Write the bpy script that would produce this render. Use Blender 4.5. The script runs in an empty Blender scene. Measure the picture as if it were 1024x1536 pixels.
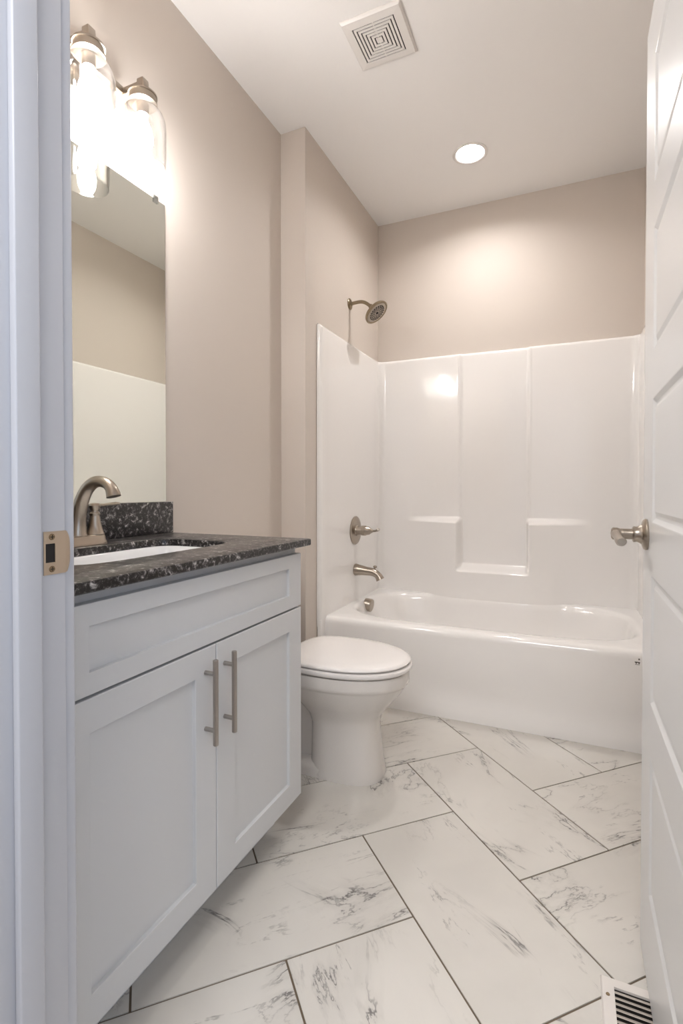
import bpy, bmesh, math, random
from mathutils import Vector, Matrix
random.seed(7)
S = bpy.context.scene
COL = S.collection
PI = math.pi

# ------------------------------------------------------------------ camera, world, big lights, exposure
cam_d = bpy.data.cameras.new('camera'); cam = bpy.data.objects.new('camera', cam_d); COL.objects.link(cam)
cam_d.sensor_fit = 'HORIZONTAL'; cam_d.sensor_width = 36.0; cam_d.lens = 27.0
cam_d.shift_y = -24.28 / 1024.0; cam_d.clip_start = 0.02
cam.location = (0, 0, 1.045)
cam.rotation_euler = (math.radians(90 - 0.8), 0, math.radians(24.07))
S.camera = cam

W = bpy.data.worlds.new('world'); S.world = W; W.use_nodes = True
W.node_tree.nodes['Background'].inputs[0].default_value = (0.62, 0.76, 1.0, 1)
W.node_tree.nodes['Background'].inputs[1].default_value = 1.0

BULB = 88.0          # vanity bulb emission
DOWN = 168.0          # recessed light emission
def area(name, loc, rot, sx, sy, power, col):
    l = bpy.data.lights.new(name, 'AREA'); l.shape = 'RECTANGLE'; l.size = sx; l.size_y = sy
    l.energy = power; l.color = col
    o = bpy.data.objects.new(name, l); COL.objects.link(o); o.location = loc; o.rotation_euler = rot
    return o
# added bluish daylight fill at the invented window, right side of the hall
area('hall_daylight_fill', (1.06, -0.75, 1.45), (PI/2, 0, PI/2), 1.1, 1.4, 2.8, (0.52, 0.72, 1.0))
# added neutral fill light under the hall ceiling, behind the viewpoint
area('hall_ceiling_fill', (-0.1, -0.9, 2.66), (0, 0, 0), 1.0, 1.0, 28.0, (1.0, 0.985, 0.98))

vs = S.view_settings
vs.view_transform = 'Standard'; vs.look = 'None'; vs.gamma = 1.0; vs.use_curve_mapping = False
vs.exposure = 1.0

# ------------------------------------------------------------------ dimensions
XL, XC, XR = -1.277, -1.145, 0.352       # left wall, alcove wall, right wall
YD0, YD1 = 0.347, 0.4645                 # door wall
YC, YB = 2.145, 3.145                    # front of the bump-out, back wall
H = 2.743
XJ = -0.604                              # strike jamb face
XJR = 0.196                              # hinge jamb face
DOORTOP = 2.075

# ------------------------------------------------------------------ materials
def srgb(r, g, b):
    f = lambda c: (c/255/12.92) if c/255 <= 0.04045 else ((c/255+0.055)/1.055)**2.4
    return (f(r), f(g), f(b), 1)
def mat(name, col, rough=0.5, metal=0.0, coat=0.0, bump=0.0, bscale=200, spec=0.5, var=0.0):
    m = bpy.data.materials.new(name); m.use_nodes = True
    nt = m.node_tree; b = nt.nodes['Principled BSDF']
    b.inputs['Base Color'].default_value = col
    b.inputs['Roughness'].default_value = rough; b.inputs['Metallic'].default_value = metal
    b.inputs['Coat Weight'].default_value = coat; b.inputs['Coat Roughness'].default_value = 0.06
    b.inputs['Specular IOR Level'].default_value = spec
    tc = nt.nodes.new('ShaderNodeTexCoord')
    n = nt.nodes.new('ShaderNodeTexNoise'); n.inputs['Scale'].default_value = bscale
    n.inputs['Detail'].default_value = 4
    nt.links.new(tc.outputs['Object'], n.inputs['Vector'])
    if bump:
        bp = nt.nodes.new('ShaderNodeBump'); bp.inputs['Strength'].default_value = bump
        bp.inputs['Distance'].default_value = 0.001
        nt.links.new(n.outputs['Fac'], bp.inputs['Height']); nt.links.new(bp.outputs['Normal'], b.inputs['Normal'])
    if var:
        mx = nt.nodes.new('ShaderNodeMixRGB'); mx.inputs[1].default_value = col
        mx.inputs[2].default_value = tuple(c*(1-var) for c in col[:3])+(1,)
        nt.links.new(n.outputs['Fac'], mx.inputs[0]); nt.links.new(mx.outputs[0], b.inputs['Base Color'])
    return m
M = {}
M['paint'] = mat('beige_wall_paint', srgb(212, 202, 192), 0.62, bump=0.15, bscale=260)
M['ceiling'] = mat('ceiling_paint', srgb(246, 244, 242), 0.8, bump=0.15, bscale=300)
M['trim'] = mat('white_trim_paint', srgb(197, 199, 205), 0.32, bump=0.05, bscale=60)
M['doorpaint'] = mat('white_door_paint', srgb(222, 222, 222), 0.28, bump=0.04, bscale=80)
M['cabinet'] = mat('white_cabinet_paint', srgb(212, 213, 214), 0.38, bump=0.04, bscale=90)
M['cabinet_dark'] = mat('cabinet_frame_paint', srgb(205, 205, 205), 0.45)
M['fiberglass'] = mat('white_fiberglass_gelcoat', srgb(246, 243, 240), 0.09, coat=0.3, bump=0.04, bscale=14)
M['porcelain'] = mat('white_vitreous_china', srgb(226, 221, 216), 0.08, coat=0.4)
M['seatplastic'] = mat('white_seat_plastic', srgb(240, 236, 233), 0.2, coat=0.2)
M['sinkwhite'] = mat('white_sink_china', srgb(240, 240, 240), 0.1, coat=0.4)
M['nickel'] = mat('brushed_nickel', srgb(172, 162, 150), 0.28, metal=1.0, bump=0.06, bscale=400)
M['nickel_light'] = mat('satin_nickel_strike', srgb(205, 188, 168), 0.42, metal=1.0, bump=0.05, bscale=300)
M['steel'] = mat('brushed_steel_pull', srgb(180, 174, 168), 0.32, metal=1.0, bump=0.06, bscale=400)
M['bronze'] = mat('nickel_showerhead', srgb(150, 137, 116), 0.3, metal=1.0, bump=0.05, bscale=300)
M['dark'] = mat('dark_hole', srgb(30, 26, 24), 0.7)
M['screwdark'] = mat('screw_metal', srgb(150, 130, 105), 0.45, metal=1.0)
M['plastic'] = mat('white_plastic', srgb(234, 230, 226), 0.4)
M['register'] = mat('register_enamel', srgb(226, 220, 214), 0.4)
M['slat'] = mat('register_slat_enamel', srgb(190, 182, 172), 0.4)
M['grout'] = mat('tan_grout', srgb(112, 98, 82), 0.9, bump=0.3, bscale=500)
M['hallfloor'] = mat('hall_floor_wood', srgb(150, 128, 104), 0.45, var=0.35, bscale=9)
M['hallpaint'] = mat('hall_wall_paint', srgb(196, 198, 202), 0.7)
M['ink'] = mat('label_ink', srgb(95, 88, 78), 0.6)

def node_mat(name):
    m = bpy.data.materials.new(name); m.use_nodes = True
    nt = m.node_tree; nt.nodes.clear()
    return m, nt, nt.nodes, nt.links
def emit(name, col, st):
    m, nt, N, L = node_mat(name)
    o = N.new('ShaderNodeOutputMaterial'); e = N.new('ShaderNodeEmission')
    e.inputs[0].default_value = col; e.inputs[1].default_value = st
    L.new(e.outputs[0], o.inputs[0]); return m
M['bulb'] = emit('lit_bulb', (1.0, 0.98, 0.975, 1), BULB)
M['lens'] = emit('lit_downlight_lens', (1.0, 0.965, 0.95, 1), DOWN)
def thin_glass(name, tint, refl, haze=0.0):
    # thin clear glass: straight-through transmission, a little haze, and reflection towards the rims
    m, nt, N, L = node_mat(name)
    o = N.new('ShaderNodeOutputMaterial'); t = N.new('ShaderNodeBsdfTransparent'); t.inputs[0].default_value = tint
    g = N.new('ShaderNodeBsdfGlossy'); g.inputs['Roughness'].default_value = 0.03
    tr = N.new('ShaderNodeBsdfTranslucent'); tr.inputs[0].default_value = (0.9, 0.9, 0.9, 1)
    hz = N.new('ShaderNodeMixShader'); hz.inputs[0].default_value = haze
    L.new(t.outputs[0], hz.inputs[1]); L.new(tr.outputs[0], hz.inputs[2])
    lw = N.new('ShaderNodeLayerWeight'); lw.inputs[0].default_value = refl
    mx = N.new('ShaderNodeMixShader')
    L.new(lw.outputs['Facing'], mx.inputs[0]); L.new(hz.outputs[0], mx.inputs[1]); L.new(g.outputs[0], mx.inputs[2])
    L.new(mx.outputs[0], o.inputs[0]); return m
M['glass'] = thin_glass('clear_shade_glass', (0.95, 0.95, 0.95, 1), 0.22, 0.0)
M['clip'] = thin_glass('clear_clip_plastic', (0.85, 0.87, 0.87, 1), 0.4)
def mirror_mat():
    m, nt, N, L = node_mat('mirror_silvering')
    o = N.new('ShaderNodeOutputMaterial'); g = N.new('ShaderNodeBsdfGlossy')
    g.inputs[0].default_value = (0.87, 0.895, 0.84, 1); g.inputs['Roughness'].default_value = 0.0
    L.new(g.outputs[0], o.inputs[0]); return m
M['mirror'] = mirror_mat()
M['mirror_edge'] = mat('mirror_glass_edge', srgb(120, 135, 122), 0.15)

def marble():
    m, nt, N, L = node_mat('white_marble_tile')
    o = N.new('ShaderNodeOutputMaterial'); b = N.new('ShaderNodeBsdfPrincipled')
    b.inputs['Roughness'].default_value = 0.26; b.inputs['Specular IOR Level'].default_value = 0.45
    L.new(b.outputs[0], o.inputs[0])
    uv = N.new('ShaderNodeUVMap'); uv.uv_map = 'UVMap'
    def noise(scale, detail, rough, dist, vec, mapping=None):
        n = N.new('ShaderNodeTexNoise'); n.inputs['Scale'].default_value = scale
        n.inputs['Detail'].default_value = detail; n.inputs['Roughness'].default_value = rough
        n.inputs['Distortion'].default_value = dist
        if mapping:
            mp = N.new('ShaderNodeMapping'); mp.inputs['Rotation'].default_value = (0, 0, mapping[0])
            mp.inputs['Scale'].default_value = mapping[1]
            L.new(vec, mp.inputs[0]); vec = mp.outputs[0]
        L.new(vec, n.inputs['Vector']); return n.outputs['Fac']
    def math_(op, a, bb=None, c=None):
        n = N.new('ShaderNodeMath'); n.operation = op
        for i, v in enumerate((a, bb, c)):
            if v is None: continue
            if isinstance(v, (int, float)): n.inputs[i].default_value = v
            else: L.new(v, n.inputs[i])
        return n.outputs[0]
    def ramp(v, a, bb):
        n = N.new('ShaderNodeMapRange'); n.inputs[1].default_value = a; n.inputs[2].default_value = bb
        n.interpolation_type = 'SMOOTHSTEP'
        L.new(v, n.inputs[0]); return n.outputs[0]
    U = uv.outputs[0]
    def vein(scale, mp, width, dist=0.9, det=7, rough=0.62):
        n = noise(scale, det, rough, dist, U, mp)
        a = math_('ABSOLUTE', math_('SUBTRACT', n, 0.5))
        return math_('SUBTRACT', 1.0, ramp(a, 0.0, width))
    aniso = (0.5, (0.55, 1.45, 1.0))
    v1 = vein(2.4, aniso, 0.010, 0.7, 7, 0.62)
    k1 = ramp(noise(3.2, 2, 0.5, 0.3, U, (0.5, (1, 1, 1))), 0.43, 0.62)
    k1b = ramp(noise(26, 3, 0.6, 0.0, U), 0.38, 0.62)
    v2 = vein(3.6, (0.62, (0.38, 1.6, 1.0)), 0.012, 0.5, 7, 0.60)
    k2 = ramp(noise(4.0, 2, 0.5, 0.2, U, (0.2, (1.3, 1, 1))), 0.45, 0.63)
    k2b = ramp(noise(34, 3, 0.6, 0.0, U), 0.42, 0.62)
    v3 = vein(2.4, aniso, 0.05, 0.7, 7, 0.62)
    soft = math_('MULTIPLY', math_('MULTIPLY', v3, k1), 0.14)
    s1 = math_('MULTIPLY', math_('MULTIPLY', v1, k1), math_('MULTIPLY_ADD', k1b, 0.6, 0.4))
    s2 = math_('MULTIPLY', math_('MULTIPLY', math_('MULTIPLY', v2, k2), k2b), 0.55)
    tot = math_('MINIMUM', math_('ADD', math_('ADD', math_('MULTIPLY', s1, 0.85), s2), soft), 0.9)
    cloud = ramp(noise(2.2, 4, 0.55, 0.4, U), 0.3, 0.75)
    base = N.new('ShaderNodeMixRGB'); base.inputs[1].default_value = srgb(218, 214, 207); base.inputs[2].default_value = srgb(207, 203, 196)
    L.new(cloud, base.inputs[0])
    mx = N.new('ShaderNodeMixRGB'); mx.inputs[2].default_value = srgb(112, 108, 106)
    L.new(tot, mx.inputs[0]); L.new(base.outputs[0], mx.inputs[1]); L.new(mx.outputs[0], b.inputs['Base Color'])
    return m
M['marble'] = marble()

def granite():
    m, nt, N, L = node_mat('black_granite')
    o = N.new('ShaderNodeOutputMaterial'); b = N.new('ShaderNodeBsdfPrincipled')
    b.inputs['Roughness'].default_value = 0.3; b.inputs['Coat Weight'].default_value = 0.1; b.inputs['Coat Roughness'].default_value = 0.1
    L.new(b.outputs[0], o.inputs[0])
    tc = N.new('ShaderNodeTexCoord')
    n1 = N.new('ShaderNodeTexNoise'); n1.inputs['Scale'].default_value = 62; n1.inputs['Detail'].default_value = 6
    n1.inputs['Roughness'].default_value = 0.62; n1.inputs['Distortion'].default_value = 0.8
    n2 = N.new('ShaderNodeTexNoise'); n2.inputs['Scale'].default_value = 150; n2.inputs['Detail'].default_value = 3
    n2.inputs['Roughness'].default_value = 0.6
    v = N.new('ShaderNodeTexVoronoi'); v.inputs['Scale'].default_value = 120
    for n in (n1, n2, v): L.new(tc.outputs['Object'], n.inputs['Vector'])
    r1 = N.new('ShaderNodeValToRGB'); e = r1.color_ramp.elements
    e[0].position = 0.44; e[0].color = srgb(18, 16, 16); e[1].position = 0.73; e[1].color = srgb(225, 222, 218)
    x = e.new(0.53); x.color = srgb(42, 39, 40); x = e.new(0.60); x.color = srgb(125, 121, 120)
    L.new(n1.outputs['Fac'], r1.inputs[0])
    r2 = N.new('ShaderNodeValToRGB'); e = r2.color_ramp.elements
    e[0].position = 0.55; e[0].color = (0, 0, 0, 1); e[1].position = 0.72; e[1].color = srgb(150, 146, 144)
    L.new(n2.outputs['Fac'], r2.inputs[0])
    ad = N.new('ShaderNodeMixRGB'); ad.blend_type = 'ADD'; ad.inputs[0].default_value = 0.55
    L.new(r1.outputs[0], ad.inputs[1]); L.new(r2.outputs[0], ad.inputs[2])
    bw = N.new('ShaderNodeRGBToBW'); L.new(v.outputs['Color'], bw.inputs[0])
    mr = N.new('ShaderNodeMapRange'); mr.inputs[1].default_value = 0.2; mr.inputs[2].default_value = 0.8; mr.inputs[3].default_value = 0.45; mr.inputs[4].default_value = 1.25
    L.new(bw.outputs[0], mr.inputs[0])
    mu = N.new('ShaderNodeMixRGB'); mu.blend_type = 'MULTIPLY'; mu.inputs[0].default_value = 1.0
    L.new(ad.outputs[0], mu.inputs[1]); L.new(mr.outputs[0], mu.inputs[2])
    L.new(mu.outputs[0], b.inputs['Base Color'])
    return m
M['granite'] = granite()

# ------------------------------------------------------------------ helpers
def obj(name, bm, m, parent=None, smooth=False, angle=40):
    me = bpy.data.meshes.new(name)
    bmesh.ops.recalc_face_normals(bm, faces=bm.faces[:])
    bm.to_mesh(me); bm.free()
    for mm in (m if isinstance(m, (list, tuple)) else [m]): me.materials.append(mm)
    if smooth:
        for p in me.polygons: p.use_smooth = True
        me.set_sharp_from_angle(angle=math.radians(angle))
    o = bpy.data.objects.new(name, me); COL.objects.link(o)
    if parent: o.parent = parent; o.matrix_parent_inverse = Matrix.Translation(parent.location).inverted()
    return o
def tag(o, label, cat, group=None):
    o['label'] = label; o['category'] = cat
    if group: o['group'] = group
    return o
def thing(name, label, cat, loc=(0, 0, 0), group=None):
    o = bpy.data.objects.new(name, None); COL.objects.link(o); o.location = loc
    o.empty_display_size = 0.05
    bpy.context.view_layer.update()
    return tag(o, label, cat, group)
def struct(name, bm, m, parent=None, smooth=False):
    o = obj(name, bm, m, parent, smooth)
    if not parent: o['kind'] = 'structure'
    return o
def box(bm, x0, x1, y0, y1, z0, z1, bev=0.0, seg=2):
    t = bmesh.new(); bmesh.ops.create_cube(t, size=1)
    for v in t.verts:
        v.co = Vector(((x0+x1)/2+v.co.x*(x1-x0), (y0+y1)/2+v.co.y*(y1-y0), (z0+z1)/2+v.co.z*(z1-z0)))
    if bev: bmesh.ops.bevel(t, geom=t.edges[:], offset=bev, segments=seg, affect='EDGES', profile=0.5)
    join(bm, t); return bm
def join(bm, t):
    me = bpy.data.meshes.new('tmp'); t.to_mesh(me); t.free(); bm.from_mesh(me); bpy.data.meshes.remove(me)
def loft(bm, loops, cap0=False, cap1=False, closed=True):
    rows = [[bm.verts.new(p) for p in l] for l in loops]
    n = len(rows[0])
    for a, b in zip(rows, rows[1:]):
        for i in range(n if closed else n-1):
            j = (i+1) % n
            try: bm.faces.new((a[i], a[j], b[j], b[i]))
            except ValueError: pass
    if cap0: bm.faces.new(rows[0])
    if cap1: bm.faces.new(rows[-1][::-1])
    return bm
def frame_from(axis):
    a = Vector(axis).normalized()
    u = a.cross(Vector((0, 0, 1)))
    if u.length < 1e-4: u = Vector((1, 0, 0))
    u.normalize(); return a, u, a.cross(u).normalized()
def lathe(bm, prof, org, axis, n=40, cap=True):
    """prof = [(distance along axis, radius)]"""
    a, u, w = frame_from(axis); org = Vector(org)
    loops = [[org + a*d + (u*math.cos(2*PI*i/n) + w*math.sin(2*PI*i/n))*max(r, 1e-5) for i in range(n)] for d, r in prof]
    return loft(bm, loops, cap, cap)
def sweep(bm, pts, rad, n=20, flat=1.0, up=(0, 0, 1)):
    pts = [Vector(p) for p in pts]
    if not isinstance(rad, (list, tuple)): rad = [rad]*len(pts)
    loops = []; pu = None
    for i, p in enumerate(pts):
        t = (pts[min(i+1, len(pts)-1)] - pts[max(i-1, 0)]).normalized()
        u = t.cross(Vector(up)) if pu is None else pu - t*pu.dot(t)
        if u.length < 1e-5: u = t.cross(Vector((1, 0, 0)))
        u.normalize(); pu = u; w = t.cross(u).normalized()
        r = rad[i]; r = r if isinstance(r, (list, tuple)) else (r, r*flat)
        loops.append([p + u*math.cos(2*PI*k/n)*r[0] + w*math.sin(2*PI*k/n)*r[1] for k in range(n)])
    return loft(bm, loops, True, True)
def bez(p0, p1, p2, p3, n=14):
    p0, p1, p2, p3 = map(Vector, (p0, p1, p2, p3)); out = []
    for i in range(n+1):
        t = i/n; out.append((1-t)**3*p0 + 3*(1-t)**2*t*p1 + 3*(1-t)*t*t*p2 + t**3*p3)
    return out
def sstep(a, b, x):
    t = max(0.0, min(1.0, (x-a)/(b-a))); return t*t*(3-2*t)
def shaker(y0, y1, z0, z1, xb, xf, stile, rail, depth=0.009):
    """recessed-panel front facing +x"""
    bm = bmesh.new()
    q = rail/stile
    L = lambda e, x: [Vector((x, y0+e, z0+e*q)), Vector((x, y1-e, z0+e*q)), Vector((x, y1-e, z1-e*q)), Vector((x, y0+e, z1-e*q))]
    loft(bm, [L(0.0, xb), L(0.0, xf-0.0015), L(0.0015, xf), L(stile-0.001, xf), L(stile, xf-0.001), L(stile+0.0005, xf-depth+0.0008), L(stile+0.0015, xf-depth)], True, True)
    return bm
def radial_rect(angles, cx, cy, x0, x1, y0, y1):
    out = []
    for a in angles:
        c, s = math.cos(a), math.sin(a); t = 1e9
        if c > 1e-9: t = min(t, (x1-cx)/c)
        if c < -1e-9: t = min(t, (x0-cx)/c)
        if s > 1e-9: t = min(t, (y1-cy)/s)
        if s < -1e-9: t = min(t, (y0-cy)/s)
        out.append((cx+c*t, cy+s*t))
    return out
def superell(angles, cx, cy, a, b, p):
    out = []
    for t in angles:
        c, s = math.cos(t), math.sin(t)
        r = (abs(c/a)**p + abs(s/b)**p)**(-1/p); out.append((cx+c*r, cy+s*r))
    return out

# ------------------------------------------------------------------ room shell
bm = bmesh.new(); box(bm, XL-0.1, XL, YD0, YB+0.1, -0.05, H+0.05); struct('wall_left', bm, M['paint'])
bm = bmesh.new(); box(bm, XL, XC, YC, YB, 0, H); struct('wall_alcove', bm, M['paint'])
bm = bmesh.new(); box(bm, XL-0.1, XR+0.1, YB, YB+0.1, -0.05, H+0.05); struct('wall_back', bm, M['paint'])
bm = bmesh.new(); box(bm, XR, XR+0.1, YD0, YB, -0.05, H+0.05); struct('wall_right', bm, M['paint'])
bm = bmesh.new()
box(bm, XL, XJ-0.02, YD0, YD1, 0, H); box(bm, XJR+0.02, XR, YD0, YD1, 0, H); box(bm, XJ-0.02, XJR+0.02, YD0, YD1, DOORTOP+0.02, H)
struct('wall_front', bm, M['paint'])
# ceiling with the round hole of the recessed light
DLX, DLY, DLR = -0.473, 2.655, 0.070
bm = bmesh.new()
angs = sorted([2*PI*i/96 for i in range(96)] + [math.atan2(yy-DLY, xx-DLX) % (2*PI) for xx in (XL-0.1, XR+0.1) for yy in (YD0, YB+0.1)])
ro = radial_rect(angs, DLX, DLY, XL-0.1, XR+0.1, YD0, YB+0.1)
ri = [(DLX+math.cos(a)*DLR, DLY+math.sin(a)*DLR) for a in angs]
loft(bm, [[(x, y, H+0.06) for x, y in ro], [(x, y, H) for x, y in ro], [(x, y, H) for x, y in ri], [(x, y, H+0.06) for x, y in ri], [(x, y, H+0.06) for x, y in ro]])
struct('ceiling', bm, M['ceiling'])

# herringbone marble tile floor: grout bed plus bevelled tiles, 45 degrees to the walls
def floor_mesh():
    bm = bmesh.new(); uvl = bm.loops.layers.uv.new('UVMap')
    x0, x1, y0, y1 = XL, XR, YD0+0.02, YB
    def face(vs, mi, uvs=None):
        f = bm.faces.new(vs); f.material_index = mi
        if uvs:
            for l, q in zip(f.loops, uvs): l[uvl].uv = q
        return f
    face([bm.verts.new(p) for p in ((x0, y0, -0.0025), (x1, y0, -0.0025), (x1, y1, -0.0025), (x0, y1, -0.0025))], 0)
    face([bm.verts.new(p) for p in ((x0, y0, -0.05), (x0, y1, -0.05), (x1, y1, -0.05), (x1, y0, -0.05))], 0)
    sS, sD, S0, D0 = 0.4525, 0.4435, 1.309, 1.988       # grid in x+y and y-x
    g = 0.0034                                        # half grout width in the same units
    rnd = random.Random(4)
    def clip(poly):
        for ax, val, sg in ((0, x0, 1), (0, x1, -1), (1, y0, 1), (1, y1, -1)):
            out = []
            for k in range(len(poly)):
                a, b = poly[k], poly[(k+1) % len(poly)]
                da, db = sg*(a[0][ax]-val), sg*(b[0][ax]-val)
                if da >= 0: out.append(a)
                if da*db < 0:
                    t = da/(da-db)
                    out.append((tuple(p+(q-p)*t for p, q in zip(a[0], b[0])), tuple(p+(q-p)*t for p, q in zip(a[1], b[1]))))
            poly = out
            if len(poly) < 3: return None
        return poly
    def tile(i0, j0, wi, wj):
        s0, s1 = S0+i0*sS+g, S0+(i0+wi)*sS-g; d0, d1 = D0+j0*sD+g, D0+(j0+wj)*sD-g
        ou, ov = rnd.uniform(0, 40), rnd.uniform(0, 40); fl = rnd.choice((1, -1))
        c = []
        for s, d in ((s0, d0), (s1, d0), (s1, d1), (s0, d1)):
            x, y = (s-d)/2, (s+d)/2
            lu, lv = ((s-s0), (d-d0)) if wi > wj else ((d-d0), (s-s0))
            c.append(((x, y), (ou+fl*lu*0.707, ov+fl*lv*0.707)))
        p = clip(c)
        if not p: return
        v = [bm.verts.new((q[0][0], q[0][1], 0.0)) for q in p]
        face(v, 1, [q[1] for q in p])
        lo = [bm.verts.new((q[0][0], q[0][1], -0.0025)) for q in p]
        for k in range(len(v)):
            kk = (k+1) % len(v); face([v[kk], v[k], lo[k], lo[kk]], 1, [p[kk][1], p[k][1], p[k][1], p[kk][1]])
    # cell (i,j): the grid line D=j is missing where i = j (mod 4); the line S=i is missing where j = i+1 (mod 4)
    for i in range(-14, 15):
        for j in range(-14, 15):
            if (i-j) % 4 == 0: tile(i, j-1, 1, 2)        # two cells joined across D=j
            if (j-i-1) % 4 == 0: tile(i-1, j, 2, 1)      # two cells joined across S=i
    return bm
def floor_obj():
    bm = floor_mesh()
    me = bpy.data.meshes.new('floor'); bm.normal_update(); bm.to_mesh(me); bm.free()
    me.materials.append(M['grout']); me.materials.append(M['marble'])
    o = bpy.data.objects.new('floor', me); COL.objects.link(o); o['kind'] = 'structure'
floor_obj()

# unseen hall behind the viewpoint; its window is invented to supply daylight
bm = bmesh.new(); box(bm, -1.6, 1.1, -2.3, YD0+0.02, -0.05, 0.0); struct('floor_hall', bm, M['hallfloor'])
bm = bmesh.new(); box(bm, -1.7, 1.2, -2.4, YD0, H, H+0.05); struct('ceiling_hall', bm, M['ceiling'])
bm = bmesh.new(); box(bm, -1.7, -1.6, -2.3, YD0, 0, H); struct('wall_hall_left', bm, M['hallpaint'])
bm = bmesh.new(); box(bm, -1.7, 1.2, -2.4, -2.3, 0, H); struct('wall_hall_back', bm, M['hallpaint'])
bm = bmesh.new()
WY0, WY1 = -1.3, -0.2
box(bm, 1.1, 1.2, -2.3, WY0, 0, H); box(bm, 1.1, 1.2, WY1, YD0, 0, H); box(bm, 1.1, 1.2, WY0, WY1, 0, 0.75); box(bm, 1.1, 1.2, WY0, WY1, 2.15, H)
struct('wall_hall_right', bm, M['hallpaint'])
bm = bmesh.new()
for y0, y1, z0, z1 in ((WY0, WY0+0.05, 0.75, 2.15), (WY1-0.05, WY1, 0.75, 2.15), (WY0+0.05, WY1-0.05, 0.75, 0.80), (WY0+0.05, WY1-0.05, 2.10, 2.15), (WY0+0.05, WY1-0.05, 1.42, 1.47)):
    box(bm, 1.12, 1.19, y0, y1, z0, z1)
win = struct('added_window_1', bm, M['trim'])  # invented window frame, out of view, added to supply daylight
bm = bmesh.new(); box(bm, 1.150, 1.154, WY0+0.05, WY1-0.05, 0.80, 2.10); obj('pane', bm, M['glass'], win)
bm = bmesh.new(); box(bm, XR, 1.2, YD0, YD1, 0, H); box(bm, -1.7, XL-0.1, YD0, YD1, 0, H); struct('wall_hall_front', bm, M['hallpaint'])

# door frame: strike jamb, hinge jamb, head, stops, casings
bm = bmesh.new()
box(bm, XJ-0.02, XJ, YD0, YD1, 0, DOORTOP+0.02, 0.0015); box(bm, XJR, XJR+0.02, YD0, YD1, 0, DOORTOP+0.02, 0.0015)
box(bm, XJ, XJR, YD0, YD1, DOORTOP, DOORTOP+0.02, 0.0015)
struct('trim_1', bm, M['trim'], smooth=True)
bm = bmesh.new()
box(bm, XJ, XJ+0.011, 0.393, 0.425, 0, DOORTOP, 0.0025, 3); box(bm, XJR-0.011, XJR, 0.393, 0.425, 0, DOORTOP, 0.0025, 3)
box(bm, XJ+0.011, XJR-0.011, 0.393, 0.425, DOORTOP-0.011, DOORTOP, 0.0025, 3)
struct('trim_2', bm, M['trim'], smooth=True)
def casing(y0, y1):
    bm = bmesh.new()
    for xa, xb in ((XJ-0.005-0.062, XJ-0.005), (XJR+0.005, XJR+0.067)): box(bm, xa, xb, y0, y1, 0, DOORTOP+0.005, 0.0035, 3)
    box(bm, XJ-0.067, XJR+0.067, y0, y1, DOORTOP+0.005, DOORTOP+0.067, 0.0035, 3)
    return bm
struct('trim_3', casing(YD1, YD1+0.0185), M['trim'], smooth=True)
struct('trim_4', casing(YD0-0.0185, YD0), M['trim'], smooth=True)
bm = bmesh.new(); box(bm, XL, XL+0.014, 1.42, YC, 0, 0.10, 0.003); struct('baseboard_left', bm, M['trim'])
bm = bmesh.new(); box(bm, XL+0.014, XC, YC-0.014, YC, 0, 0.10, 0.003); struct('baseboard_alcove', bm, M['trim'])
bm = bmesh.new(); box(bm, XR-0.014, XR, YD1+0.02, 2.24, 0, 0.10, 0.003); struct('baseboard_right', bm, M['trim'])

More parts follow.
